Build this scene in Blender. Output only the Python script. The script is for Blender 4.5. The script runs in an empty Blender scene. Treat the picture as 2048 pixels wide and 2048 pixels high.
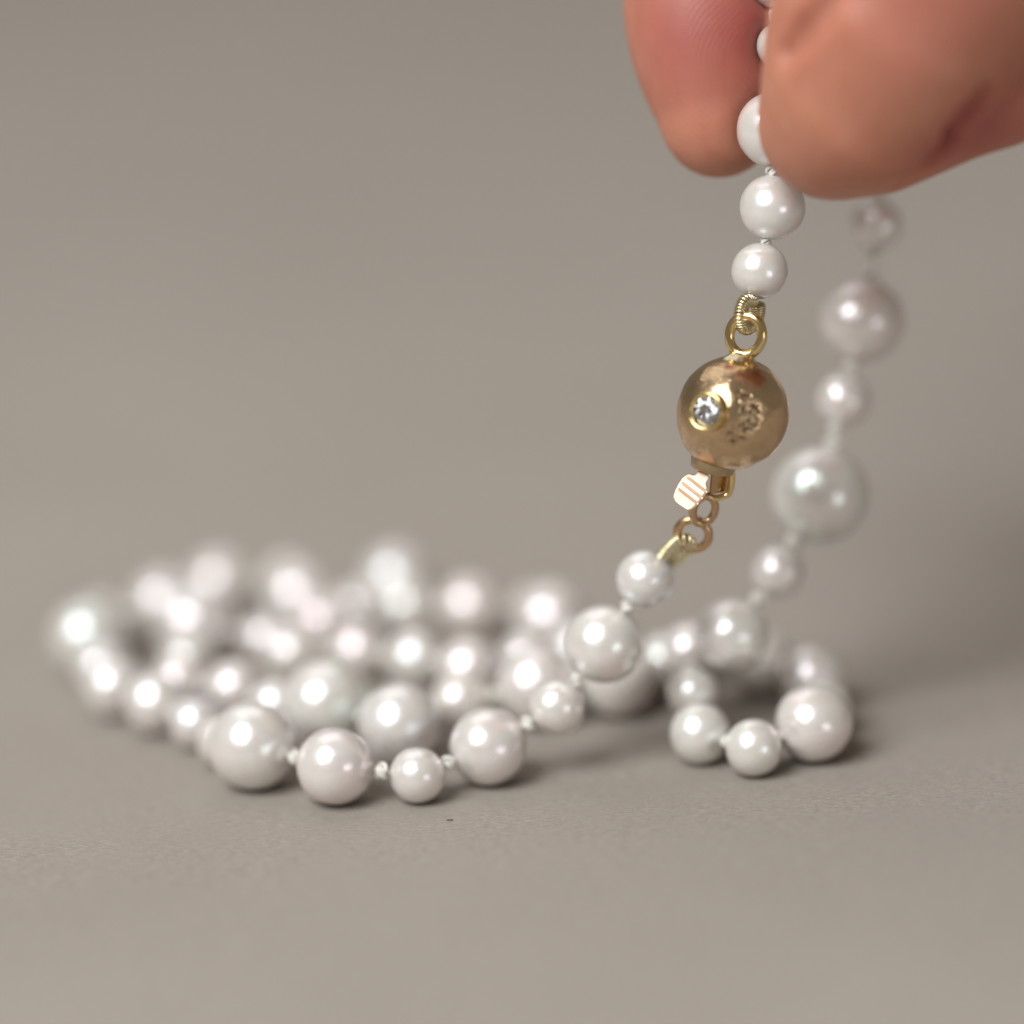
import bpy, bmesh, math, random
import numpy as np
from mathutils import Vector, Matrix, noise

# Everything below is written in millimetres and scaled to metres by MM.
MM = 0.001
scene = bpy.context.scene
COL = scene.collection

# ----------------------------------------------------------------- camera
cam_data = bpy.data.cameras.new("camera")
cam = bpy.data.objects.new("camera", cam_data)
COL.objects.link(cam)
cam.matrix_world = (Matrix.Translation(Vector((0.0, -325.144, 122.931)) * MM)
                    @ Matrix.Rotation(math.radians(90 - 17), 4, 'X')
                    @ Matrix.Rotation(math.radians(-3.4), 4, 'Z'))
cam_data.lens = 100
cam_data.sensor_fit = 'HORIZONTAL'
cam_data.sensor_width = 24.094
cam_data.clip_start = 0.01
cam_data.clip_end = 20
cam_data.dof.use_dof = True
cam_data.dof.focus_distance = 0.340
cam_data.dof.aperture_fstop = 3.7
scene.camera = cam

# ----------------------------------------------------------------- room light
world = bpy.data.worlds.new("World")
scene.world = world
world.use_nodes = True
bg = world.node_tree.nodes["Background"]
bg.inputs["Color"].default_value = (1.0, 0.90, 0.78, 1)
bg.inputs["Strength"].default_value = 0.18

def area_light(name, loc, target, size, power, colour, shape='DISK', size_y=None):
    ld = bpy.data.lights.new(name, 'AREA')
    ld.shape = shape
    ld.size = size
    if size_y:
        ld.size_y = size_y
    ld.energy = power
    ld.color = colour
    o = bpy.data.objects.new(name, ld)
    COL.objects.link(o)
    o.location = loc
    o.rotation_euler = (Vector(target) - Vector(loc)).to_track_quat('-Z', 'Y').to_euler()
    return o

aim = (0.0, 0.015, 0.015)
area_light("key_lamp", (-0.51, -0.56, 0.84), aim, 0.80, 15.6, (0.965, 0.983, 1.0))
area_light("ceiling_softbox", (-0.12, 0.50, 0.85), (0, 0.05, 0), 0.8, 1.7, (1.0, 0.985, 0.97), 'RECTANGLE', 0.7)
area_light("low_side_lamp", (0.36, -0.46, 0.05), (0.01, 0.01, 0.03), 0.20, 0.30, (0.97, 0.98, 1.0), 'RECTANGLE', 0.17)

scene.view_settings.view_transform = 'Standard'
scene.view_settings.look = 'None'
scene.view_settings.exposure = 0.0
scene.view_settings.gamma = 1.0
scene.view_settings.use_curve_mapping = False
scene.render.engine = 'CYCLES'
scene.cycles.use_denoising = True
scene.cycles.max_bounces = 10
scene.cycles.transmission_bounces = 10
scene.cycles.caustics_reflective = False
scene.cycles.caustics_refractive = False
scene.cycles.sample_clamp_indirect = 6.0

# ----------------------------------------------------------------- materials
def new_mat(name):
    m = bpy.data.materials.new(name)
    m.use_nodes = True
    nt = m.node_tree
    return m, nt, nt.nodes["Principled BSDF"]

def node(nt, kind, **kw):
    n = nt.nodes.new(kind)
    for k, v in kw.items():
        setattr(n, k, v)
    return n

def setin(n, **kw):
    for k, v in kw.items():
        n.inputs[k.replace('_', ' ')].default_value = v

def ramp(nt, pts):
    n = nt.nodes.new('ShaderNodeValToRGB')
    el = n.color_ramp.elements
    while len(el) < len(pts):
        el.new(0.5)
    for e, (p, c) in zip(el, pts):
        e.position = p
        e.color = (*c, 1)
    return n

def mat_surface():
    m, nt, b = new_mat("matt_beige_board")
    L = nt.links.new
    tc = node(nt, 'ShaderNodeTexCoord')
    big = node(nt, 'ShaderNodeTexNoise'); setin(big, Scale=14.0, Detail=3.0, Roughness=0.55)
    L(tc.outputs['Object'], big.inputs['Vector'])
    fine = node(nt, 'ShaderNodeTexNoise'); setin(fine, Scale=2600.0, Detail=3.0, Roughness=0.6)
    L(tc.outputs['Object'], fine.inputs['Vector'])
    mp = node(nt, 'ShaderNodeMapping'); mp.inputs['Scale'].default_value = (1300, 6500, 1300)
    mp.inputs['Rotation'].default_value = (0, 0, 0.15)
    L(tc.outputs['Object'], mp.inputs['Vector'])
    fib = node(nt, 'ShaderNodeTexNoise'); setin(fib, Scale=1.0, Detail=4.0, Roughness=0.65, Distortion=0.8)
    L(mp.outputs['Vector'], fib.inputs['Vector'])
    r1 = ramp(nt, [(0.30, (0.330, 0.290, 0.252)), (0.70, (0.373, 0.331, 0.291))])
    L(big.outputs['Fac'], r1.inputs['Fac'])
    r2 = ramp(nt, [(0.32, (0.70, 0.69, 0.67)), (0.50, (1, 1, 1)), (0.66, (1.30, 1.30, 1.29))])
    L(fib.outputs['Fac'], r2.inputs['Fac'])
    mx = node(nt, 'ShaderNodeMix', data_type='RGBA', blend_type='MULTIPLY')
    pat = node(nt, 'ShaderNodeTexNoise'); setin(pat, Scale=110.0, Detail=4.0, Roughness=0.6)
    L(tc.outputs['Object'], pat.inputs['Vector'])
    pm = node(nt, 'ShaderNodeMapRange'); setin(pm, From_Min=0.35, From_Max=0.65, To_Min=0.25, To_Max=1.0)
    L(pat.outputs['Fac'], pm.inputs['Value']); L(pm.outputs[0], mx.inputs[0])
    L(r1.outputs['Color'], mx.inputs[6]); L(r2.outputs['Color'], mx.inputs[7])
    L(mx.outputs[2], b.inputs['Base Color'])
    add = node(nt, 'ShaderNodeMath', operation='ADD')
    L(fine.outputs['Fac'], add.inputs[0]); L(fib.outputs['Fac'], add.inputs[1])
    bp = node(nt, 'ShaderNodeBump'); setin(bp, Strength=0.55, Distance=0.00012)
    L(add.outputs[0], bp.inputs['Height']); L(bp.outputs['Normal'], b.inputs['Normal'])
    setin(b, Roughness=0.78)
    b.inputs['Specular IOR Level'].default_value = 0.25
    return m

def mat_pearl():
    m, nt, b = new_mat("nacre")
    L = nt.links.new
    oi = node(nt, 'ShaderNodeObjectInfo')
    tc = node(nt, 'ShaderNodeTexCoord')
    nz = node(nt, 'ShaderNodeTexNoise'); setin(nz, Scale=2.2, Detail=2.0)
    va = node(nt, 'ShaderNodeVectorMath', operation='ADD')
    L(tc.outputs['Object'], va.inputs[0])
    cx = node(nt, 'ShaderNodeCombineXYZ')
    sc = node(nt, 'ShaderNodeMath', operation='MULTIPLY'); sc.inputs[1].default_value = 37.0
    L(oi.outputs['Random'], sc.inputs[0]); L(sc.outputs[0], cx.inputs[0]); L(cx.outputs[0], va.inputs[1])
    L(va.outputs[0], nz.inputs['Vector'])
    body = ramp(nt, [(0.3, (0.80, 0.762, 0.695)), (0.7, (0.85, 0.825, 0.775))])
    L(nz.outputs['Fac'], body.inputs['Fac'])
    L(body.outputs['Color'], b.inputs['Base Color'])
    setin(b, Roughness=0.34, IOR=1.55)
    b.inputs['Subsurface Weight'].default_value = 0.5
    b.inputs['Subsurface Radius'].default_value = (1.0, 0.62, 0.35)
    b.inputs['Subsurface Scale'].default_value = 0.0014
    b.inputs['Coat Weight'].default_value = 0.35
    b.inputs['Coat Roughness'].default_value = 0.10
    # lustre: the nacre's own reflection, coloured by each pearl's overtone (its object colour)
    ov = node(nt, 'ShaderNodeTexNoise'); setin(ov, Scale=1.7, Detail=1.0)
    L(va.outputs[0], ov.inputs['Vector'])
    om = node(nt, 'ShaderNodeMapRange'); setin(om, From_Min=0.42, From_Max=0.66, To_Min=0.0, To_Max=0.85)
    L(ov.outputs['Fac'], om.inputs['Value'])
    tint = node(nt, 'ShaderNodeMix', data_type='RGBA')
    L(om.outputs[0], tint.inputs[0]); L(oi.outputs['Color'], tint.inputs[6])
    tint.inputs[7].default_value = (1.0, 0.80, 0.92, 1)
    gl = node(nt, 'ShaderNodeBsdfGlossy'); setin(gl, Roughness=0.23)
    L(tint.outputs[2], gl.inputs['Color'])
    mix = node(nt, 'ShaderNodeMixShader'); mix.inputs[0].default_value = 0.33
    L(b.outputs[0], mix.inputs[1]); L(gl.outputs[0], mix.inputs[2])
    L(mix.outputs[0], nt.nodes["Material Output"].inputs['Surface'])
    pit = node(nt, 'ShaderNodeTexNoise'); setin(pit, Scale=7.0, Detail=4.0, Roughness=0.6)
    L(va.outputs[0], pit.inputs['Vector'])
    bp = node(nt, 'ShaderNodeBump'); setin(bp, Strength=0.22, Distance=0.00012)
    L(pit.outputs['Fac'], bp.inputs['Height']); L(bp.outputs['Normal'], b.inputs['Normal']); L(bp.outputs['Normal'], gl.inputs['Normal'])
    return m

def mat_gold(name, col, rough, bump=0.1, scale=900.0, dist=0.00005, tarnish=0.0):
    m, nt, b = new_mat(name)
    L = nt.links.new
    setin(b, Metallic=1.0)
    tc = node(nt, 'ShaderNodeTexCoord')
    nz = node(nt, 'ShaderNodeTexNoise'); setin(nz, Scale=scale, Detail=5.0, Roughness=0.6)
    L(tc.outputs['Object'], nz.inputs['Vector'])
    r = node(nt, 'ShaderNodeMapRange'); setin(r, To_Min=rough * 0.65, To_Max=rough * 1.4)
    L(nz.outputs['Fac'], r.inputs['Value']); L(r.outputs[0], b.inputs['Roughness'])
    c = ramp(nt, [(0.25, tuple(x * (1 - tarnish) for x in col)), (0.6, col)])
    n2 = node(nt, 'ShaderNodeTexNoise'); setin(n2, Scale=scale * 0.35, Detail=4.0, Roughness=0.65)
    L(tc.outputs['Object'], n2.inputs['Vector']); L(n2.outputs['Fac'], c.inputs['Fac'])
    L(c.outputs['Color'], b.inputs['Base Color'])
    bp = node(nt, 'ShaderNodeBump'); setin(bp, Strength=bump, Distance=dist)
    L(nz.outputs['Fac'], bp.inputs['Height']); L(bp.outputs['Normal'], b.inputs['Normal'])
    return m

def mat_ball():
    m = mat_gold("brushed_gold_ball", (0.77, 0.555, 0.335), 0.24, 0.34, 700.0, 0.00009, 0.30)
    nt = m.node_tree; L = nt.links.new
    b = nt.nodes["Principled BSDF"]
    old = b.inputs['Normal'].links[0].from_node
    tc = node(nt, 'ShaderNodeTexCoord')
    wv = node(nt, 'ShaderNodeTexNoise')
    mp = node(nt, 'ShaderNodeMapping'); mp.inputs['Scale'].default_value = (500, 500, 5200)
    mp.inputs['Rotation'].default_value = (0.5, 0.35, 0)
    L(tc.outputs['Object'], mp.inputs['Vector']); L(mp.outputs['Vector'], wv.inputs['Vector'])
    setin(wv, Scale=1.0, Detail=3.0, Distortion=1.2)
    b2 = node(nt, 'ShaderNodeBump'); setin(b2, Strength=0.42, Distance=0.00005)
    L(wv.outputs['Fac'], b2.inputs['Height'])
    L(b2.outputs['Normal'], old.inputs['Normal'])
    # darker brown in the pits of the cast patch
    at = node(nt, 'ShaderNodeAttribute', attribute_name="pit_tone")
    mx = node(nt, 'ShaderNodeMix', data_type='RGBA')
    src = b.inputs['Base Color'].links[0].from_socket
    L(at.outputs['Fac'], mx.inputs[0]); L(src, mx.inputs[6])
    mx.inputs[7].default_value = (0.13, 0.085, 0.055, 1)
    L(mx.outputs[2], b.inputs['Base Color'])
    return m

def mat_silk():
    m, nt, b = new_mat("cream_silk")
    L = nt.links.new
    tc = node(nt, 'ShaderNodeTexCoord')
    nz = node(nt, 'ShaderNodeTexNoise'); setin(nz, Scale=5000.0, Detail=2.0)
    L(tc.outputs['Object'], nz.inputs['Vector'])
    c = ramp(nt, [(0.3, (0.80, 0.77, 0.70)), (0.7, (0.88, 0.86, 0.80))])
    L(nz.outputs['Fac'], c.inputs['Fac']); L(c.outputs['Color'], b.inputs['Base Color'])
    setin(b, Roughness=0.55)
    b.inputs['Sheen Weight'].default_value = 0.3
    return m

def mat_gem():
    m, nt, b = new_mat("diamond")
    setin(b, Roughness=0.0, IOR=2.42)
    b.inputs['Base Color'].default_value = (0.90, 0.915, 0.94, 1)
    b.inputs['Transmission Weight'].default_value = 1.0
    # minute inclusions cloud the stone slightly
    L = nt.links.new
    tc = node(nt, 'ShaderNodeTexCoord')
    nz = node(nt, 'ShaderNodeTexNoise'); setin(nz, Scale=1800.0, Detail=3.0)
    L(tc.outputs['Object'], nz.inputs['Vector'])
    r = ramp(nt, [(0.4, (0.0, 0.0, 0.0)), (0.9, (0.015, 0.015, 0.015))])
    L(nz.outputs['Fac'], r.inputs['Fac']); L(r.outputs['Color'], b.inputs['Roughness'])
    return m

def mat_skin():
    m, nt, b = new_mat("skin")
    L = nt.links.new
    tc = node(nt, 'ShaderNodeTexCoord')
    at = node(nt, 'ShaderNodeAttribute', attribute_name="flush_shade")
    n1 = node(nt, 'ShaderNodeTexNoise'); setin(n1, Scale=160.0, Detail=4.0, Roughness=0.6)
    L(tc.outputs['Object'], n1.inputs['Vector'])
    base = ramp(nt, [(0.24, (0.475, 0.180, 0.108)), (0.76, (0.61, 0.285, 0.190))])
    n0 = node(nt, 'ShaderNodeTexNoise'); setin(n0, Scale=650.0, Detail=5.0, Roughness=0.65)
    L(tc.outputs['Object'], n0.inputs['Vector'])
    av = node(nt, 'ShaderNodeMix', data_type='FLOAT'); av.inputs[0].default_value = 0.45
    L(n1.outputs['Fac'], av.inputs[2]); L(n0.outputs['Fac'], av.inputs[3])
    L(av.outputs[0], base.inputs['Fac'])
    mx = node(nt, 'ShaderNodeMix', data_type='RGBA')
    L(at.outputs['Fac'], mx.inputs[0]); L(base.outputs['Color'], mx.inputs[6])
    mx.inputs[7].default_value = (0.375, 0.088, 0.082, 1)
    L(mx.outputs[2], b.inputs['Base Color'])
    b.inputs['Subsurface Weight'].default_value = 0.6
    b.inputs['Subsurface Radius'].default_value = (1.0, 0.35, 0.2)
    b.inputs['Subsurface Scale'].default_value = 0.0020
    setin(b, Roughness=0.48)
    b.inputs['Specular IOR Level'].default_value = 0.4
    # fingerprint ridges: loops round the core of the forefinger's pad
    sub = node(nt, 'ShaderNodeVectorMath', operation='SUBTRACT')
    L(tc.outputs['Object'], sub.inputs[0])
    sub.inputs[1].default_value = tuple(x * MM for x in (22.079, 12.182, 56.531))
    wv = node(nt, 'ShaderNodeTexWave', wave_type='RINGS', rings_direction='SPHERICAL', wave_profile='SIN')
    setin(wv, Scale=820.0, Distortion=5.5, Detail=3.0)
    wv.inputs['Detail Scale'].default_value = 0.35
    L(sub.outputs[0], wv.inputs['Vector'])
    pores = node(nt, 'ShaderNodeTexNoise'); setin(pores, Scale=2200.0, Detail=3.0)
    L(tc.outputs['Object'], pores.inputs['Vector'])
    ad = node(nt, 'ShaderNodeMath', operation='MULTIPLY_ADD')
    L(pores.outputs['Fac'], ad.inputs[0]); ad.inputs[1].default_value = 1.3
    brk = node(nt, 'ShaderNodeTexNoise'); setin(brk, Scale=420.0, Detail=3.0)
    L(tc.outputs['Object'], brk.inputs['Vector'])
    bk = node(nt, 'ShaderNodeMapRange'); setin(bk, From_Min=0.28, From_Max=0.55)
    L(brk.outputs['Fac'], bk.inputs['Value'])
    rid = node(nt, 'ShaderNodeMath', operation='MULTIPLY')
    L(wv.outputs['Fac'], rid.inputs[0]); L(bk.outputs[0], rid.inputs[1])
    L(rid.outputs[0], ad.inputs[2])
    bp = node(nt, 'ShaderNodeBump'); setin(bp, Strength=0.15, Distance=0.00004)
    L(ad.outputs[0], bp.inputs['Height']); L(bp.outputs['Normal'], b.inputs['Normal'])
    return m

def mat_plain(name, col, rough):
    m, nt, b = new_mat(name)
    L = nt.links.new
    tc = node(nt, 'ShaderNodeTexCoord')
    nz = node(nt, 'ShaderNodeTexNoise'); setin(nz, Scale=3000.0, Detail=2.0)
    L(tc.outputs['Object'], nz.inputs['Vector'])
    c = ramp(nt, [(0.3, tuple(x * 0.8 for x in col)), (0.7, col)])
    L(nz.outputs['Fac'], c.inputs['Fac']); L(c.outputs['Color'], b.inputs['Base Color'])
    setin(b, Roughness=rough)
    return m

M_SURF = mat_surface()
M_PEARL = mat_pearl()
M_BALL = mat_ball()
M_GOLD = mat_gold("polished_yellow_gold", (0.84, 0.64, 0.31), 0.15, 0.05)
M_SOLDER = mat_gold("pale_solder", (0.78, 0.68, 0.46), 0.24, 0.5, 1100.0, 0.0002, 0.15)
M_ROSE = mat_gold("rose_gold_sheet", (0.76, 0.55, 0.41), 0.50, 0.06)
M_DARKGOLD = mat_gold("worn_link_gold", (0.62, 0.42, 0.24), 0.26, 0.08)
M_COIL = mat_gold("pale_gold_bullion_wire", (0.76, 0.68, 0.44), 0.26, 0.05)
M_COLLAR = mat_gold("dull_collar_gold", (0.60, 0.47, 0.29), 0.30, 0.6, 800.0, 0.0002, 0.35)
M_SILK = mat_silk()
M_GEM = mat_gem()
M_SKIN = mat_skin()
M_SPECK = mat_plain("dark_grit", (0.16, 0.13, 0.10), 0.8)

# ----------------------------------------------------------------- mesh helpers
def mesh_obj(name, verts, faces, mat, parent=None, smooth=True, scale=MM):
    me = bpy.data.meshes.new(name)
    me.from_pydata([Vector(v) * scale for v in verts], [], faces)
    me.materials.append(mat)
    if smooth:
        me.polygons.foreach_set("use_smooth", [True] * len(me.polygons))
    me.update()
    o = bpy.data.objects.new(name, me)
    COL.objects.link(o)
    o.parent = parent
    return o

def catmull(pts, n):
    P = [Vector(p) for p in pts]
    P = [P[0] * 2 - P[1]] + P + [P[-1] * 2 - P[-2]]
    out = []
    for i in range(1, len(P) - 2):
        a, b, c, d = P[i - 1], P[i], P[i + 1], P[i + 2]
        for k in range(n):
            t = k / n
            out.append(0.5 * (2 * b + (c - a) * t + (2 * a - 5 * b + 4 * c - d) * t * t + (3 * b - a - 3 * c + d) * t ** 3))
    out.append(P[-2].copy())
    return out

def tube(pts, rad, seg=10, closed=False, verts=None, faces=None):
    """sweeps a round section along pts with a rotation-minimising frame"""
    V = [] if verts is None else verts
    F = [] if faces is None else faces
    n = len(pts)
    P = [Vector(p) for p in pts]
    rads = rad if isinstance(rad, (list, tuple)) else [rad] * n
    T = []
    for i in range(n):
        a = P[(i - 1) % n] if closed or i > 0 else P[i]
        b = P[(i + 1) % n] if closed or i < n - 1 else P[i]
        T.append((b - a).normalized())
    nrm = T[0].orthogonal().normalized()
    base = len(V)
    for i in range(n):
        nrm = (nrm - T[i] * nrm.dot(T[i])).normalized()
        bi = T[i].cross(nrm)
        for k in range(seg):
            a = 2 * math.pi * k / seg
            V.append(P[i] + (nrm * math.cos(a) + bi * math.sin(a)) * rads[i])
    m = n if closed else n - 1
    off = 0
    if closed:   # close the twist between the last and the first section
        d = [(V[base + (n - 1) * seg] - V[base + k]).length for k in range(seg)]
        off = d.index(min(d))
    for i in range(m):
        j = (i + 1) % n
        o2 = off if (closed and i == n - 1) else 0
        for k in range(seg):
            k2 = (k + 1) % seg
            F.append((base + i * seg + k, base + i * seg + k2, base + j * seg + (k2 + o2) % seg, base + j * seg + (k + o2) % seg))
    if not closed:
        F.append(tuple(base + k for k in reversed(range(seg))))
        F.append(tuple(base + (n - 1) * seg + k for k in range(seg)))
    return V, F

def ring_pts(c, ax, ay, n=64):
    c, ax, ay = Vector(c), Vector(ax), Vector(ay)
    return [c + ax * math.cos(2 * math.pi * i / n) + ay * math.sin(2 * math.pi * i / n) for i in range(n)]

def lathe(profile, seg, verts=None, faces=None, wob=None):
    V = [] if verts is None else verts
    F = [] if faces is None else faces
    base = len(V)
    n = len(profile)
    for i, (rr, z) in enumerate(profile):
        for k in range(seg):
            a = 2 * math.pi * k / seg
            p = Vector((rr * math.cos(a), rr * math.sin(a), z))
            if wob:
                p += wob(p)
            V.append(p)
    for i in range(n - 1):
        for k in range(seg):
            k2 = (k + 1) % seg
            F.append((base + i * seg + k, base + i * seg + k2, base + (i + 1) * seg + k2, base + (i + 1) * seg + k))
    return V, F

# ----------------------------------------------------------------- the surface
bm = bmesh.new()
bmesh.ops.create_grid(bm, x_segments=40, y_segments=40, size=1.5)
me = bpy.data.meshes.new("tabletop")
bm.to_mesh(me); bm.free()
me.materials.append(M_SURF)
table = bpy.data.objects.new("tabletop", me)
COL.objects.link(table)
table.location = (0, 0.9, 0)
table["kind"] = "structure"
table["label"] = "matt grey beige board with fine fibres under the necklace"

# ----------------------------------------------------------------- the necklace
necklace = bpy.data.objects.new("pearl_necklace", None)
COL.objects.link(necklace)
necklace["label"] = "white pearl necklace with gold ball clasp, heaped on the board and held up by fingers"
necklace["category"] = "necklace"

# centre x, y, z and radius of every pearl in stringing order
FALLING = [
    ('v', 10.54, 4.53, 15.76, 2.37),
    ('u', 6.87, 3.99, 10.57, 3.23),
    ('t', 2.77, 2.55, 5.87, 2.29),
    ('s', -3.08, 1.47, 3.19, 3.19),
    ('r', -8.90, -1.82, 2.27, 2.27),
    ('p', -15.57, -0.97, 3.16, 3.16),
    ('n', -22.39, 3.72, 3.66, 3.66),
    ('X', -25.36, 9.48, 2.10, 2.10),
    ('m', -27.79, 14.14, 2.21, 2.21),
    ('c', -31.43, 18.60, 2.66, 2.66),
    ('b', -35.31, 23.44, 2.69, 2.69),
    ('X', -36.78, 29.18, 2.44, 2.44),
    ('a', -38.39, 35.50, 3.36, 3.36),
    ('X', -37.81, 42.05, 2.52, 2.52),
    ('g', -32.23, 44.87, 3.03, 3.03),
    ('h', -27.35, 49.56, 3.05, 3.05),
    ('X', -21.00, 49.92, 2.59, 2.59),
    ('j', -19.81, 43.60, 3.19, 3.19),
    ('k', -17.34, 37.20, 2.78, 2.78),
    ('X', -14.57, 42.22, 2.27, 2.27),
    ('dd', -10.94, 47.15, 3.21, 3.21),
    ('cc', -9.91, 40.62, 2.63, 2.63),
    ('ee', -4.22, 38.60, 2.89, 2.89),
    ('X', 1.63, 38.81, 2.25, 2.25),
    ('x', 2.91, 32.73, 3.29, 3.29),
    ('X', 5.03, 26.71, 2.46, 2.46),
    ('X', 1.85, 20.86, 2.25, 2.25),
    ('y', 1.24, 15.03, 3.39, 3.39),
    ('z', -5.28, 14.81, 2.54, 2.54),
    ('X', -10.65, 13.72, 2.20, 2.20),
    ('q', -10.41, 7.47, 3.44, 3.44),
    ('o', -16.56, 12.59, 3.75, 3.75),
    ('X', -21.08, 17.48, 2.24, 2.24),
    ('e', -24.82, 21.55, 2.51, 2.51),
    ('d', -29.73, 24.30, 2.43, 2.43),
    ('X', -29.35, 29.87, 2.39, 2.39),
    ('f', -28.89, 36.49, 3.59, 3.59),
    ('X', -22.57, 34.87, 2.32, 2.32),
    ('i', -20.13, 29.80, 2.56, 2.56),
    ('l', -14.21, 29.47, 2.56, 2.56),
    ('bb', -9.12, 26.31, 2.62, 2.62),
    ('aa', -4.53, 22.25, 2.76, 2.76),
    ('X', 0.40, 25.27, 2.36, 2.36),
    ('X', 6.29, 22.07, 2.32, 2.32),
    ('w', 8.08, 16.17, 3.39, 3.39),
    ('X', 12.52, 21.16, 2.58, 2.58),
    ('X', 17.27, 24.43, 2.44, 2.44),
    ('X', 20.65, 19.46, 2.84, 2.84),
    ('L5', 24.52, 14.26, 2.88, 2.88),
    ('L4', 24.98, 8.29, 2.27, 2.27),
    ('L3', 23.66, 2.34, 3.19, 3.19),
    ('L2', 18.52, -0.26, 2.36, 2.36),
    ('L1', 14.37, 3.38, 2.51, 2.51),
    ('M1', 14.09, 8.26, 4.35, 2.16),
    ('M2', 14.44, 14.73, 5.68, 2.62),
    ('M3', 17.65, 9.50, 8.77, 3.12),
    ('R5', 21.92, 12.50, 13.09, 2.21),
    ('R4', 25.88, 15.27, 18.74, 4.10),
    ('R3', 28.40, 18.53, 25.99, 2.27),
    ('R2', 30.39, 20.93, 32.11, 3.53),
    ('R1', 32.04, 23.25, 39.72, 2.19),
]
RISING = [
    ('T0', 20.93, 5.28, 40.81, 2.28),
    ('T1', 22.25, 6.75, 45.60, 2.64),
    ('T2', 22.78, 8.57, 51.55, 3.04),
    ('T3', 23.64, 11.50, 57.71, 1.85),
    ('T4', 23.75, 14.04, 62.60, 2.33),
    ('U1', 26.29, 19.84, 66.17, 1.96),
    ('U2', 30.46, 24.85, 67.20, 2.15),
    ('U3', 33.29, 27.64, 62.62, 2.09),
    ('U4', 33.99, 28.02, 57.02, 2.18),
    ('U5', 33.58, 26.92, 51.72, 2.10),
    ('U6', 32.92, 25.08, 45.71, 2.36),
]
rnd = random.Random(7)

def pearl_mesh(seed):
    V, F = [], []
    seg, rings = 40, 22
    off = Vector((seed * 11.3, seed * 3.7, 0))
    V.append(Vector((0, 0, 1)))
    for i in range(1, rings):
        th = math.pi * i / rings
        for k in range(seg):
            ph = 2 * math.pi * k / seg
            V.append(Vector((math.sin(th) * math.cos(ph), math.sin(th) * math.sin(ph), math.cos(th))))
    V.append(Vector((0, 0, -1)))
    for k in range(seg):
        F.append((0, 1 + k, 1 + (k + 1) % seg))
    for i in range(rings - 2):
        for k in range(seg):
            a = 1 + i * seg
            F.append((a + k, a + seg + k, a + seg + (k + 1) % seg, a + (k + 1) % seg))
    last = 1 + (rings - 2) * seg
    for k in range(seg):
        F.append((last + k, len(V) - 1, last + (k + 1) % seg))
    out = []
    for v in V:
        w = v * (1 + 0.022 * noise.noise(v * 1.2 + off) + 0.005 * noise.noise(v * 4 + off))
        hole = max(0.0, (abs(v.z) - 0.965) / 0.035)
        w *= 1 - 0.06 * hole
        out.append(w)
    me = bpy.data.meshes.new("pearl")
    me.from_pydata(out, [], F)
    me.materials.append(M_PEARL)
    me.polygons.foreach_set("use_smooth", [True] * len(me.polygons))
    return me

PEARLS = [pearl_mesh(s) for s in range(5)]
OVERTONES = [(0.98, 0.95, 1.0), (0.92, 0.95, 1.0), (1.0, 0.90, 0.95), (0.96, 0.98, 1.0), (0.90, 0.92, 1.0), (0.90, 1.0, 0.98), (1.0, 0.98, 0.99)]
OWN = {'a': (0.76, 1.0, 0.98), 'o': (0.80, 1.0, 0.95), 'k': (1.0, 0.78, 0.86), 'R4': (0.82, 1.0, 0.95), 'f': (0.84, 0.87, 1.0), 'p': (1.0, 0.86, 0.93),
       'v': (0.78, 0.89, 1.0), 'q': (0.84, 0.89, 1.0), 'm': (0.80, 0.82, 1.0), 'z': (1.0, 1.0, 0.86), 'ee': (1.0, 0.84, 0.87), 'dd': (0.78, 0.93, 1.0),
       'R2': (1.0, 0.93, 0.97), 'L3': (1.0, 0.89, 0.93), 'x': (0.97, 0.88, 0.98), 'd': (1.0, 0.86, 0.91), 'bb': (0.84, 0.96, 1.0), 'T1': (0.84, 0.93, 1.0)}

def add_pearl(key, x, y, z, rad, axis, idx):
    o = bpy.data.objects.new("pearl", PEARLS[idx % 5])
    COL.objects.link(o)
    q = Vector(axis).to_track_quat('Z', 'Y')
    o.matrix_world = (Matrix.Translation(Vector((x, y, z)) * MM) @ q.to_matrix().to_4x4()
                      @ Matrix.Rotation(rnd.uniform(0, 6.28), 4, 'Z') @ Matrix.Scale(rad * MM, 4))
    t = OWN.get(key) or rnd.choice(OVERTONES)
    o.color = (*t, 1)
    o.parent = necklace

# a silk knot: a trefoil of doubled thread pulled tight
V, F = [], []
def trefoil(s, ph):
    pts = []
    for i in range(54):
        t = 2 * math.pi * i / 54
        rr = 0.30 + 0.15 * math.cos(3 * t)
        pts.append(Vector((rr * math.cos(2 * t + ph), rr * math.sin(2 * t + ph), 0.27 * math.sin(3 * t))) * s)
    return pts
tube(trefoil(1.0, 0), 0.125, 7, True, V, F)
tube(trefoil(0.8, 0.8), 0.11, 7, True, V, F)
KNOT = bpy.data.meshes.new("knot")
KNOT.from_pydata([v * MM for v in V], [], F)
KNOT.materials.append(M_SILK)
KNOT.polygons.foreach_set("use_smooth", [True] * len(KNOT.polygons))
KNOT["made_of"] = "silk"

def add_knot(p, axis, s):
    o = bpy.data.objects.new("knot", KNOT)
    COL.objects.link(o)
    q = Vector(axis).to_track_quat('Z', 'Y')
    o.matrix_world = (Matrix.Translation(Vector(p) * MM) @ q.to_matrix().to_4x4()
                      @ Matrix.Rotation(rnd.uniform(0, 6.28), 4, 'Z') @ Matrix.Diagonal((s, s, s, 1)))
    o.parent = necklace

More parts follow.
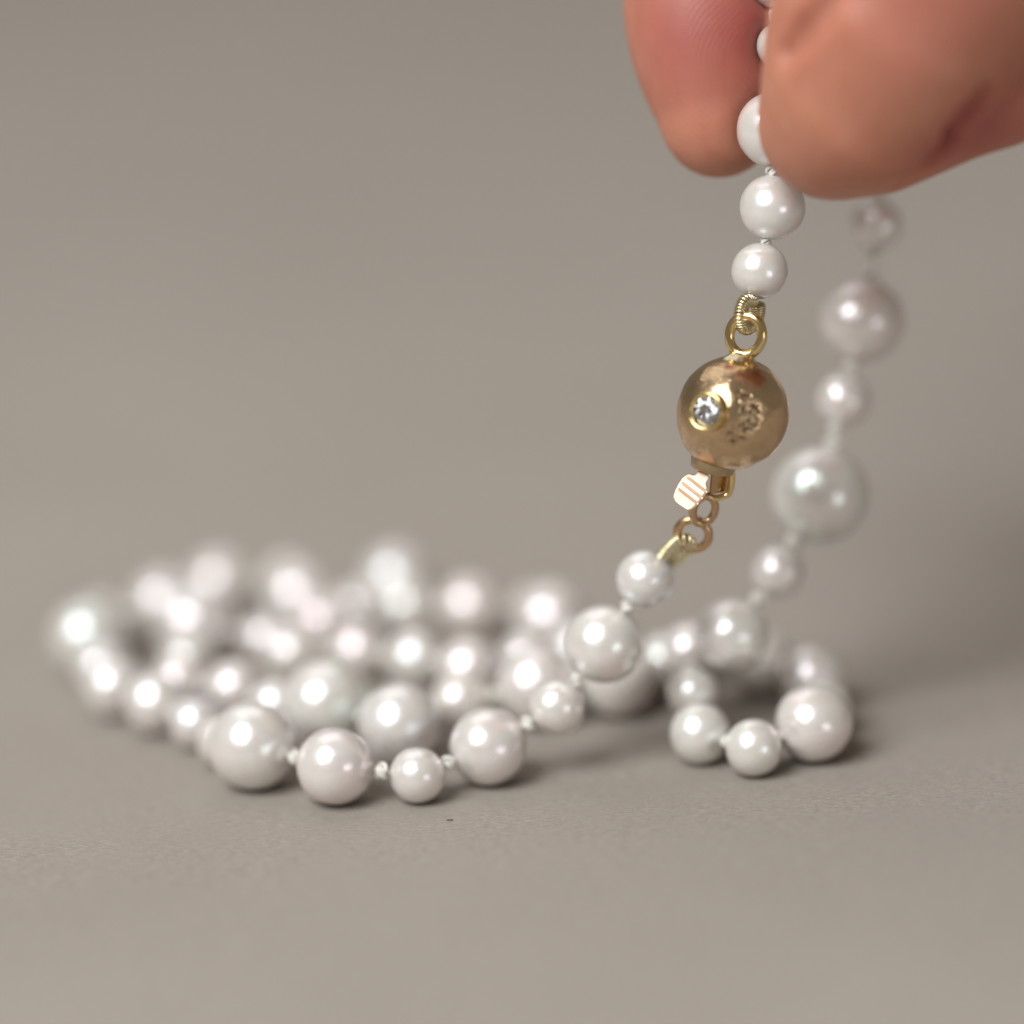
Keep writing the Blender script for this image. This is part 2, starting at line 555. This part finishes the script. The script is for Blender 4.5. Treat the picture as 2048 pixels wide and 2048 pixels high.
strand = FALLING + list(reversed(RISING))
pos = [Vector(s[1:4]) for s in strand]
for i, (key, x, y, z, rad) in enumerate(strand):
    a = pos[max(i - 1, 0)]
    b = pos[min(i + 1, len(pos) - 1)]
    add_pearl(key, x, y, z, rad, (b - a).normalized(), i * 3 + 1)
for i in range(len(strand) - 1):
    d = pos[i + 1] - pos[i]
    L_ = d.length
    gap = L_ - strand[i][4] - strand[i + 1][4]
    u_ = d / L_
    s = max(0.82, min(1.35, 0.82 + gap * 0.48)) * rnd.uniform(0.9, 1.12)
    if gap > 1.5:      # a long gap shows a knot at either pearl with bare thread between
        add_knot(pos[i] + u_ * (strand[i][4] + 0.35), u_, s)
        add_knot(pos[i + 1] - u_ * (strand[i + 1][4] + 0.35), u_, s * 0.95)
    else:
        add_knot(pos[i] + u_ * (strand[i][4] + gap * 0.5), u_, s)
V, F = [], []
tube(pos, 0.17, 7, False, V, F)
mesh_obj("thread", V, F, M_SILK, necklace)

# ----------------------------------------------------------------- the clasp
cx_, cy_, cz_ = [[0.95782, -0.0418, -0.28431], [0.01109, 0.994, -0.10878], [0.28715, 0.10104, 0.95254]]
CL = Matrix.Translation(Vector([18.0962, 1.9936, 30.0459]) * MM) @ Matrix((cx_, cy_, cz_)).transposed().to_4x4()
RB = 4.46
BEZ = Vector((-0.500, -0.862, 0.060)).normalized()
bm = bmesh.new()
bmesh.ops.create_icosphere(bm, subdivisions=7, radius=1.0)
lay = bm.verts.layers.float.new("pit_tone")
patch = Vector((0.22, -0.94, 0.22)).normalized()
scar = [Vector(p).normalized() for p in ((0.02, -0.90, 0.46), (0.16, -0.93, 0.30), (0.30, -0.92, 0.20), (0.22, -0.97, 0.00), (0.10, -0.98, -0.17), (0.03, -0.96, -0.25))]
for v in bm.verts:
    n = v.co.normalized()
    rr = 1.0 + 0.006 * noise.noise(n * 2.1) + 0.0040 * noise.noise(n * 5 + Vector((3, 1, 0)))
    rr += 0.0009 * noise.noise(n * 17)
    # soft planishing marks left by the hammer
    rr += 0.0034 * noise.noise(n * 3.6 + Vector((7, 7, 1))) + 0.0020 * noise.noise(n * 9.0 + Vector((0, 5, 5)))
    vd, vp = noise.voronoi(n * 2.9 + Vector((0.3, 0.1, 0.7)))
    rr += 0.42 * min(0.03, ((vd[0] / 2.9) ** 2) * 0.5)
    dmin = min((n - s).length for s in scar) + 0.12 * noise.noise(n * 8 + Vector((2, 2, 8))) + 0.05 * noise.noise(n * 21)
    w = max(0.0, min(1.0, (0.175 - dmin) / 0.05))
    w = w * w * (3 - 2 * w)
    pits = noise.noise(n * 13 + Vector((9, 2, 5))) * 0.8 + noise.noise(n * 26 + Vector((4, 1, 5))) * 0.6
    pit2 = noise.noise(n * 48 + Vector((1, 7, 3)))
    rr -= w * (0.008 + 0.030 * max(-0.25, pits) + 0.009 * pit2)
    bd = n.dot(BEZ)
    if bd > 0.955:
        rr -= 0.40 * min(1.0, (bd - 0.955) / 0.012)
    v[lay] = min(0.9, w * max(0.0, 0.30 + pits * 1.7 + pit2 * 0.7))
    # the lower end draws in to the collar, the ball is a little longer than wide
    p = n * rr
    if n.z < -0.55:
        k = (-n.z - 0.55) / 0.45
        p.x -= 0.06 * k
    p.z *= 1.03
    v.co = p * RB * MM
me = bpy.data.meshes.new("clasp")
bm.to_mesh(me); bm.free()
me.materials.append(M_BALL)
me.polygons.foreach_set("use_smooth", [True] * len(me.polygons))
clasp = bpy.data.objects.new("clasp", me)
COL.objects.link(clasp)
clasp.matrix_world = CL
clasp.parent = necklace
clasp["label"] = "round gold ball clasp with pitted patch and set stone"

def on_clasp(name, V, F, mat, M=None, smooth=True):
    if M is not None:
        V = [M @ Vector(v) for v in V]
    return mesh_obj(name, V, F, mat, clasp, smooth)

# bezel with its stone, set on the side of the ball
bez_dir = BEZ
BZ = Matrix.Translation(bez_dir * 4.30) @ bez_dir.to_track_quat('Z', 'Y').to_matrix().to_4x4()
prof = [(1.66, -0.55), (1.60, 0.20), (1.58, 0.62), (1.57, 0.74), (1.53, 0.82), (1.44, 0.85), (1.34, 0.85), (1.26, 0.79), (1.20, 0.66), (1.18, 0.50), (1.16, -1.2)]
V, F = lathe(prof, 64, wob=lambda p: Vector((1, 1, 0.6)) * 0.022 * noise.noise(p * 1.1 + Vector((4, 4, 4))))
on_clasp("bezel", V, F, M_GOLD, BZ)
V = []
N8 = 16
V.append(Vector((0, 0, 0.80)))
tab = [Vector((0.66 * math.cos(2 * math.pi * (k + .5) / 8), 0.66 * math.sin(2 * math.pi * (k + .5) / 8), 0.80)) for k in range(8)]
mid = [Vector((0.93 * math.cos(2 * math.pi * k / 8), 0.93 * math.sin(2 * math.pi * k / 8), 0.68)) for k in range(8)]
gir = [Vector((1.20 * math.cos(2 * math.pi * k / 16), 1.20 * math.sin(2 * math.pi * k / 16), 0.50)) for k in range(16)]
gir2 = [Vector((1.20 * math.cos(2 * math.pi * k / 16), 1.20 * math.sin(2 * math.pi * k / 16), 0.45)) for k in range(16)]
low = [Vector((0.38 * math.cos(2 * math.pi * (k + .5) / 8), 0.38 * math.sin(2 * math.pi * (k + .5) / 8), -0.28)) for k in range(8)]
V = tab + mid + gir + gir2 + low + [Vector((0, 0, -0.58))]
T0, M0, G0, H0, W0, C0 = 0, 8, 16, 32, 48, 56
F = [tuple(range(8))]
for k in range(8):
    k1 = (k + 1) % 8
    F.append((T0 + (k - 1) % 8, M0 + k, T0 + k))                       # star
    F.append((T0 + k, M0 + k, G0 + 2 * k + 1)); F.append((T0 + k, G0 + 2 * k + 1, M0 + k1))   # kite halves
    F.append((M0 + k, G0 + 2 * k, G0 + 2 * k + 1)); F.append((M0 + k1, G0 + 2 * k + 1, G0 + (2 * k + 2) % 16))
    F.append((H0 + 2 * k, W0 + k, H0 + 2 * k + 1)); F.append((H0 + 2 * k + 1, W0 + k, H0 + (2 * k + 2) % 16))
    F.append((H0 + (2 * k + 2) % 16, W0 + k, W0 + k1)); F.append((W0 + k, C0, W0 + k1))
for k in range(16):
    F.append((G0 + k, H0 + k, H0 + (k + 1) % 16, G0 + (k + 1) % 16))
gem = on_clasp("gemstone", V, F, M_GEM, BZ, smooth=False)
bm = bmesh.new(); bm.from_mesh(gem.data); bmesh.ops.recalc_face_normals(bm, faces=bm.faces); bm.to_mesh(gem.data); bm.free()
gem["label"] = "clear faceted stone in its bezel"

# solder foot and ring on top of the ball
V, F = lathe([(1.75, 3.98), (1.45, 4.30), (1.20, 4.52), (1.02, 4.70), (0.85, 4.86), (0.5, 4.93), (0.02, 4.95)], 40,
             wob=lambda p: Vector((0.9, 0.9, 0.55)) * 0.22 * noise.noise(p * 1.9))
on_clasp("solder_foot", [v + Vector((-0.35, 0, 0)) for v in V], F, M_SOLDER)
ya = math.radians(22)
V, F = tube(ring_pts((-0.50, 0.0, 6.36), (1.36 * math.cos(ya), -1.36 * math.sin(ya), 0), (0, 0, 1.56), 72), 0.42, 14, True)
on_clasp("ring", V, F, M_GOLD)

# collar round the opening at the bottom of the ball
V, F = lathe([(2.35, -3.72), (2.16, -3.95), (2.10, -4.06), (2.08, -4.22), (1.98, -4.62), (1.86, -4.88), (1.70, -4.92), (1.60, -4.80), (1.55, -4.2)], 48,
             wob=lambda p: Vector((1, 1, 0.6)) * 0.13 * noise.noise(p * 1.1 + Vector((2, 0, 0))))
on_clasp("collar", [Vector((v.x * 0.92 - 0.52, v.y * 0.92, v.z)) for v in V], F, M_COLLAR)

# ridged thumb tab of the tongue
poly = [Vector(p) for p in [[-1.58, -1.265, -5.011], [-0.594, -1.262, -5.206], [-0.832, -1.256, -5.857], [-0.596, -1.253, -6.111], [-0.588, -1.25, -6.467], [-0.909, -1.245, -7.163], [-1.23, -1.24, -7.765], [-1.601, -1.237, -8.163], [-1.995, -1.239, -8.089], [-2.56, -1.242, -7.889], [-2.981, -1.244, -7.703], [-3.095, -1.247, -7.467], [-3.058, -1.251, -7.006], [-2.914, -1.255, -6.447], [-2.715, -1.26, -5.923], [-2.46, -1.262, -5.624], [-2.216, -1.263, -5.471], [-1.757, -1.262, -5.434]]]
poly = [q for i in range(len(poly)) for q in (poly[i].lerp(poly[(i + 1) % len(poly)], 0.2), poly[i].lerp(poly[(i + 1) % len(poly)], 0.8))]
grooves = [(Vector(a), Vector(b)) for a, b in [[[-2.399, -1.261, -5.681], [-0.765, -1.251, -6.414]], [[-2.654, -1.256, -6.266], [-0.936, -1.247, -6.955]], [[-2.901, -1.253, -6.73], [-1.208, -1.243, -7.473]]]]
g_u = (grooves[1][1] - grooves[1][0]); g_u.y = 0; g_u.normalize()      # along the grooves
g_v = Vector((g_u.z, 0, -g_u.x))                                            # down the tab
c0 = sum(poly, Vector()) / len(poly)
uv = [((p - c0).dot(g_u), (p - c0).dot(g_v)) for p in poly]
v0, v1 = min(q[1] for q in uv) + 0.01, max(q[1] for q in uv) - 0.01
gv = [((a + b) * 0.5 - c0).dot(g_v) for a, b in grooves]
ROWS, COLS = 90, 12
V, F = [], []
for side in (0, 1):
    for i in range(ROWS + 1):
        vv = v0 + (v1 - v0) * i / ROWS
        hits = []
        for (ua, va), (ub, vb) in zip(uv, uv[1:] + uv[:1]):
            if (va > vv) != (vb > vv):
                hits.append(ua + (ub - ua) * (vv - va) / (vb - va))
        ul, ur = min(hits), max(hits)
        for j in range(COLS + 1):
            f = j / COLS
            uu = ul + (ur - ul) * f
            edge = min(f, 1 - f) * (ur - ul)
            P_ = c0 + g_u * uu + g_v * vv
            y = c0.y + 0.30 * side + (-0.22 * (P_.x - c0.x) + 0.36 * (P_.z - c0.z)) / 0.9
            if side == 0:
                y += 0.07 * sum(math.exp(-((vv - g) / 0.075) ** 2) for g in gv) * min(1.0, edge / 0.12)
                y += 0.06 * max(0.0, 1 - edge / 0.08) ** 2
            V.append(Vector((P_.x, y, P_.z)))
n1 = (ROWS + 1) * (COLS + 1)
for i in range(ROWS):
    for j in range(COLS):
        a = i * (COLS + 1) + j
        F.append((a, a + 1, a + COLS + 2, a + COLS + 1))
        F.append((n1 + a, n1 + a + COLS + 1, n1 + a + COLS + 2, n1 + a + 1))
rim = [i * (COLS + 1) for i in range(ROWS + 1)] + [ROWS * (COLS + 1) + j for j in range(1, COLS + 1)] + [i * (COLS + 1) + COLS for i in range(ROWS - 1, -1, -1)] + [j for j in range(COLS - 1, 0, -1)]
for a, b in zip(rim, rim[1:] + rim[:1]):
    F.append((a, b, n1 + b, n1 + a))
tab_o = on_clasp("press_tab", V, F, M_ROSE, smooth=False)
bm = bmesh.new(); bm.from_mesh(tab_o.data); bmesh.ops.recalc_face_normals(bm, faces=bm.faces); bm.to_mesh(tab_o.data); bm.free()
tab_o["label"] = "rose gold ridged tab that releases the clasp"

# the tongue's stirrup: a bent wire with a folded plate inside
V, F = tube(catmull([[1.074, 0.73, -4.6], [1.295, 0.791, -5.315], [1.358, 0.823, -6.231], [1.154, 0.838, -6.745], [0.495, 0.801, -7.104], [-0.285, 0.725, -7.149], [-0.902, 0.498, -6.873], [-1.058, 0.269, -5.943], [-0.955, 0.336, -5.009]], 8), 0.29, 10)
on_clasp("stirrup", V, F, M_GOLD)
pl = [Vector(p) for p in [[-0.467, 0.109, -5.019], [0.909, 1.275, -4.993], [1.117, 1.398, -6.481], [-0.17, 0.369, -6.843]]]
nrm = (pl[1] - pl[0]).cross(pl[3] - pl[0]).normalized() * 0.12
V = [p + nrm for p in pl] + [p - nrm for p in pl]
F = [(0, 1, 2, 3), (7, 6, 5, 4), (0, 4, 5, 1), (1, 5, 6, 2), (2, 6, 7, 3), (3, 7, 4, 0)]
on_clasp("tongue_plate", V, F, M_DARKGOLD, smooth=False)

# links between the tongue and the first pearl
ol = {'c': [15.451, 2.074, 22.1], 'top': [15.818, 2.003, 23.237], 'right': [16.295, 2.203, 21.839]}
c, t, rt = Vector(ol['c']), Vector(ol['top']), Vector(ol['right'])
V, F = tube(ring_pts(c, (rt - c), (t - c), 56), 0.34, 10, True)
mesh_obj("oval_link", V, F, M_DARKGOLD, necklace)
jr = {'c': [14.512, 2.944, 19.816], 'a': [15.737, 2.551, 20.583], 'b': [14.98, 2.95, 18.468]}
c, a, b = Vector(jr['c']), Vector(jr['a']), Vector(jr['b'])
ax = (a - c).normalized(); ay = (b - c); ay = (ay - ax * ay.dot(ax)).normalized()
V, F = tube(ring_pts(c, ax * 1.32, ay * 1.28, 64), 0.37, 10, True)
mesh_obj("jump_ring", V, F, M_DARKGOLD, necklace)

def coil(path, rad, wire, pitch):
    P = catmull(path, 24)
    cum = [0.0]
    for p, q in zip(P[:-1], P[1:]):
        cum.append(cum[-1] + (q - p).length)
    turns = cum[-1] / pitch
    nseg = int(turns * 14)
    nrm = (P[1] - P[0]).orthogonal().normalized()
    out = []
    j = 0
    for i in range(nseg + 1):
        s = cum[-1] * i / nseg
        while j < len(P) - 2 and cum[j + 1] < s:
            j += 1
        f = (s - cum[j]) / max(1e-6, cum[j + 1] - cum[j])
        c_ = P[j].lerp(P[j + 1], f)
        T = (P[j + 1] - P[j]).normalized()
        nrm = (nrm - T * nrm.dot(T)).normalized()
        bi = T.cross(nrm)
        an = 2 * math.pi * turns * i / nseg
        out.append(c_ + (nrm * math.cos(an) + bi * math.sin(an)) * rad)
    return tube(out, wire, 6)
V, F = coil([[20.232, 4.313, 38.658], [19.636, 3.729, 38.801], [19.275, 3.353, 38.424], [19.111, 3.134, 37.708], [19.221, 3.466, 36.915], [19.654, 4.212, 36.447], [20.277, 4.985, 36.582], [20.639, 5.154, 37.304], [20.703, 4.999, 38.167]], 0.50, 0.105, 0.205)
ct = mesh_obj("wire_coil", V, F, M_COIL, necklace)
V, F = tube(catmull([[19.203, 3.781, 36.917], [19.419, 3.733, 36.42], [19.703, 3.887, 36.239], [20.009, 4.146, 36.401]], 8), 0.035, 6)
mesh_obj("loose_wire", V, F, M_COIL, ct)
V, F = coil([[11.723, 4.747, 17.162], [12.346, 4.021, 18.208], [13.039, 3.257, 19.13], [13.667, 2.471, 19.635], [14.234, 2.771, 19.251], [14.161, 3.56, 18.411], [13.52, 4.37, 17.64], [12.79, 5.157, 16.793], [12.295, 5.522, 16.278]], 0.40, 0.14, 0.30)
mesh_obj("wire_coil", V, F, M_COIL, necklace)

# ----------------------------------------------------------------- the hand
INDEX = [[18.694, 14.367, 51.363, 4.716], [18.777, 16.901, 56.233, 5.953], [18.802, 19.008, 60.387, 6.498], [18.953, 21.399, 66.155, 6.96], [19.418, 24.051, 73.119, 7.38], [22.628, 26.971, 84.38, 7.574], [28.05, 28.189, 95.205, 8.06], [42.748, 29.444, 106.152, 8.296], [58.772, 32.485, 116.098, 9.713]]
THUMB = [[26.51, 2.918, 52.224, 4.957], [28.739, 1.3, 55.139, 7.343], [31.995, 0.9, 60.671, 9.551], [36.473, 1.816, 67.088, 10.76], [46.614, 4.021, 74.299, 10.141], [68.016, 14.027, 83.087, 11.068], [88.846, 35.088, 97.249, 13.666]]
NAILB = [[30.59, 3.268, 53.027, 5.903], [39.906, 3.318, 56.611, 5.964], [48.251, 3.492, 60.601, 7.432]]
PALM = [[[58.772, 32.485, 116.098, 9.713], [107.892, 53.143, 122.1, 14.054]], [[62.401, 49.351, 116.54, 10.588], [109.084, 57.323, 122.091, 14.209]], [[68.497, 67.373, 113.922, 10.895], [110.872, 63.592, 122.077, 14.442]], [[75.886, 83.231, 111.065, 10.661], [112.529, 69.213, 119.941, 14.231]], [[88.846, 35.088, 97.249, 13.666], [113.254, 56.62, 119.791, 15.501]], [[111.789, 59.122, 121.137, 17.318], [155.338, 66.666, 132.128, 24.508]]]
OTHERS = [[[62.401, 49.351, 116.54, 10.165], [35.749, 53.047, 108.107, 8.827], [33.739, 52.377, 88.812, 8.075], [40.201, 50.704, 76.501, 7.241]], [[68.497, 67.373, 113.922, 10.451], [43.402, 72.182, 105.707, 9.059], [40.505, 71.623, 86.779, 8.259], [46.788, 69.03, 74.878, 7.36]], [[75.886, 83.231, 111.065, 9.966], [54.62, 88.872, 102.152, 8.276], [51.76, 88.014, 85.666, 7.547], [56.042, 85.874, 75.246, 6.704]]]
GROOVE = [[27.515, -6.362, 65.348], [25.596, -5.811, 63.335], [24.326, -4.825, 61.766], [23.319, -3.158, 59.883]]
CREASE = [[37.709, -5.606, 56.695], [37.057, -5.383, 55.599], [35.94, -4.767, 54.095], [34.804, -2.454, 52.183], [33.442, -2.083, 50.641], [32.003, -1.704, 49.294]]
H = 0.5
lo = np.array([8.0, -14.0, 44.0]); hi = np.array([150.0, 100.0, 150.0])
dims = np.ceil((hi - lo) / H).astype(int) + 1
BIG = 6.0

def empty_field():
    return np.full(dims, BIG, np.float32)

def smin(a, b, k):
    h = np.maximum(k - np.abs(a - b), 0.0) / k
    return np.minimum(a, b) - h * h * k * 0.25

def box_of(a, b, r, m):
    p0 = np.minimum(a, b) - r - m; p1 = np.maximum(a, b) + r + m
    i0 = np.clip(((p0 - lo) / H).astype(int), 0, dims - 1); i1 = np.clip(((p1 - lo) / H).astype(int) + 2, 1, dims)
    return tuple(slice(x, max(y, x + 1)) for x, y in zip(i0, i1))

def cone_field(sl, a, b, ra, rb):
    ax = [lo[i] + H * np.arange(sl[i].start, sl[i].stop, dtype=np.float32) for i in range(3)]
    X, Y, Z = np.meshgrid(*ax, indexing='ij')
    ba = b - a
    t = np.clip(((X - a[0]) * ba[0] + (Y - a[1]) * ba[1] + (Z - a[2]) * ba[2]) / (ba @ ba), 0, 1)
    d = np.sqrt((X - a[0] - t * ba[0]) ** 2 + (Y - a[1] - t * ba[1]) ** 2 + (Z - a[2] - t * ba[2]) ** 2)
    return d - (ra + t * (rb - ra))

def add_chain(Fd, chain, k):
    for s, e in zip(chain[:-1], chain[1:]):
        a, b = np.array(s[:3]), np.array(e[:3])
        sl = box_of(a, b, max(s[3], e[3]), BIG)
        Fd[sl] = smin(Fd[sl], np.minimum(cone_field(sl, a, b, s[3], e[3]), BIG), k)

f_thumb = empty_field(); add_chain(f_thumb, THUMB, 2.5)
f_back = empty_field(); add_chain(f_back, NAILB, 1.5)
f_thumb = smin(f_thumb, f_back, 0.9)
for s, e in zip(GROOVE[:-1], GROOVE[1:]):          # fold where the pad is squeezed
    a, b = np.array(s), np.array(e)
    sl = box_of(a, b, 1.0, 4.0)
    f_thumb[sl] = -smin(-f_thumb[sl], cone_field(sl, a, b, 0.45, 0.45), 1.7)
for s, e in zip(CREASE[:-1], CREASE[1:]):          # skin fold along the side of the nail
    a, b = np.array(s), np.array(e)
    sl = box_of(a, b, 1.0, 4.0)
    f_thumb[sl] = -smin(-f_thumb[sl], cone_field(sl, a, b, 0.75, 0.75), 1.3)
f_rest = empty_field(); add_chain(f_rest, INDEX, 3.0)
for ch in OTHERS:
    f = empty_field(); add_chain(f, ch, 3.0)
    f_rest = smin(f_rest, f, 0.8)
for ch in PALM:
    add_chain(f_rest, ch, 5.0)
# the pads give way round the two pearls they hold
for key, x, y, z, rad in RISING:
    if key in ('T2', 'T3', 'T4'):
        a = np.array([x, y, z])
        sl = box_of(a, a + 0.01, rad, 4.0)
        ball = cone_field(sl, a, a + 0.01, rad - 0.2, rad - 0.2)
        f_rest[sl] = -smin(-f_rest[sl], ball, 1.8)
        f_thumb[sl] = -smin(-f_thumb[sl], ball, 1.8)
field = smin(f_thumb, f_rest, 0.4)
field[0] = field[-1] = 1.0; field[:, 0] = field[:, -1] = 1.0; field[:, :, 0] = field[:, :, -1] = 1.0   # closes the wrist

def surface_nets(Fd):
    ins = Fd < 0
    nx, ny, nz = Fd.shape
    cnt = np.zeros((nx - 1, ny - 1, nz - 1), np.int8)
    for dx in (0, 1):
        for dy in (0, 1):
            for dz in (0, 1):
                cnt += ins[dx:nx - 1 + dx, dy:ny - 1 + dy, dz:nz - 1 + dz]
    act = np.argwhere((cnt > 0) & (cnt < 8))
    idx = np.full(cnt.shape, -1, np.int64)
    idx[tuple(act.T)] = np.arange(len(act))
    acc = np.zeros((len(act), 3)); num = np.zeros(len(act))
    corners = [(i, j, k) for i in (0, 1) for j in (0, 1) for k in (0, 1)]
    for c in corners:
        for axis in range(3):
            if c[axis]:
                continue
            d = list(c); d[axis] = 1
            va = Fd[act[:, 0] + c[0], act[:, 1] + c[1], act[:, 2] + c[2]]
            vb = Fd[act[:, 0] + d[0], act[:, 1] + d[1], act[:, 2] + d[2]]
            cross = (va < 0) != (vb < 0)
            t = np.where(cross, va / np.where(cross, va - vb, 1), 0)
            p = np.tile(np.array(c, float), (len(act), 1)); p[:, axis] += t
            acc[cross] += p[cross]; num[cross] += 1
    verts = lo + H * (act + acc / num[:, None])
    quads = []
    for axis in range(3):
        u, v = [(1, 2), (2, 0), (0, 1)][axis]
        sa = [slice(None)] * 3; sb = [slice(None)] * 3
        sa[axis] = slice(0, -1); sb[axis] = slice(1, None)
        A, B = ins[tuple(sa)], ins[tuple(sb)]
        e = np.argwhere(A != B)
        e = e[(e[:, u] > 0) & (e[:, v] > 0) & (e[:, u] < Fd.shape[u] - 1) & (e[:, v] < Fd.shape[v] - 1)]
        flip = ~A[tuple(e.T)]
        def cell(du, dv):
            q = e.copy(); q[:, u] += du; q[:, v] += dv
            return idx[tuple(q.T)]
        q = np.stack([cell(-1, -1), cell(0, -1), cell(0, 0), cell(-1, 0)], 1)
        q[flip] = q[flip][:, ::-1]
        quads.append(q)
    return verts, np.concatenate(quads)

hv, hq = surface_nets(field)
# a few rounds of averaging take the grid's steps out of the skin
nb = np.concatenate([hq[:, [0, 1]], hq[:, [1, 2]], hq[:, [2, 3]], hq[:, [3, 0]]])
for it in range(6):
    s = np.zeros_like(hv); c = np.zeros(len(hv))
    np.add.at(s, nb[:, 0], hv[nb[:, 1]]); np.add.at(c, nb[:, 0], 1)
    np.add.at(s, nb[:, 1], hv[nb[:, 0]]); np.add.at(c, nb[:, 1], 1)
    k = 0.5 if it % 2 == 0 else -0.53
    hv = hv + k * (s / np.maximum(c, 1)[:, None] - hv)
me = bpy.data.meshes.new("hand")
me.from_pydata((hv * MM).tolist(), [], hq.tolist())
me.materials.append(M_SKIN)
me.polygons.foreach_set("use_smooth", [True] * len(me.polygons))
fl = np.zeros(len(hv), np.float32)
for p, rad, amp in [([17.38, 12.48, 59.2], 6.5, 0.75), ([20.56, 11.93, 59.11], 6, 0.8), ([14.44, 13.82, 55.03], 4, 0.3), ([34.97, -2.69, 52.34], 3.5, 0.9), ([36.59, -4.18, 54.33], 3, 0.8), ([37.9, -2.63, 52.55], 5, 0.75), ([42.56, -2.9, 55.08], 6, 0.5), ([33.33, -8.41, 64.41], 7, 0.35), ([26.08, -4.0, 61.74], 5, 0.25)]:      # blood in pads and nail edge, plus shade painted red into the thumb crease
    d2 = ((hv - np.array(p)) ** 2).sum(1)
    fl = np.maximum(fl, amp * np.exp(-d2 / rad ** 2))
at = me.attributes.new("flush_shade", 'FLOAT', 'POINT')
at.data.foreach_set("value", fl)
hand = bpy.data.objects.new("hand", me)
COL.objects.link(hand)
hand["label"] = "hand reaching in from above, pinching the pearl strand between thumb and forefinger"
hand["category"] = "hand"

# ----------------------------------------------------------------- a speck of grit
bm = bmesh.new()
bmesh.ops.create_icosphere(bm, subdivisions=2, radius=1.0)
for v in bm.verts:
    v.co *= 1 + 0.45 * noise.noise(v.co * 1.7 + Vector((5, 0, 2)))
    v.co = Vector((v.co.x * 0.27, v.co.y * 0.15, v.co.z * 0.07 + 0.05)) * MM
me = bpy.data.meshes.new("grit_speck")
bm.to_mesh(me); bm.free()
me.materials.append(M_SPECK)
sp = bpy.data.objects.new("grit_speck", me)
COL.objects.link(sp)
sp.location = Vector([-6.425, -6.471, 0.0]) * MM
sp["label"] = "tiny dark speck of grit lying on the board in front of the pearls"
sp["category"] = "speck"
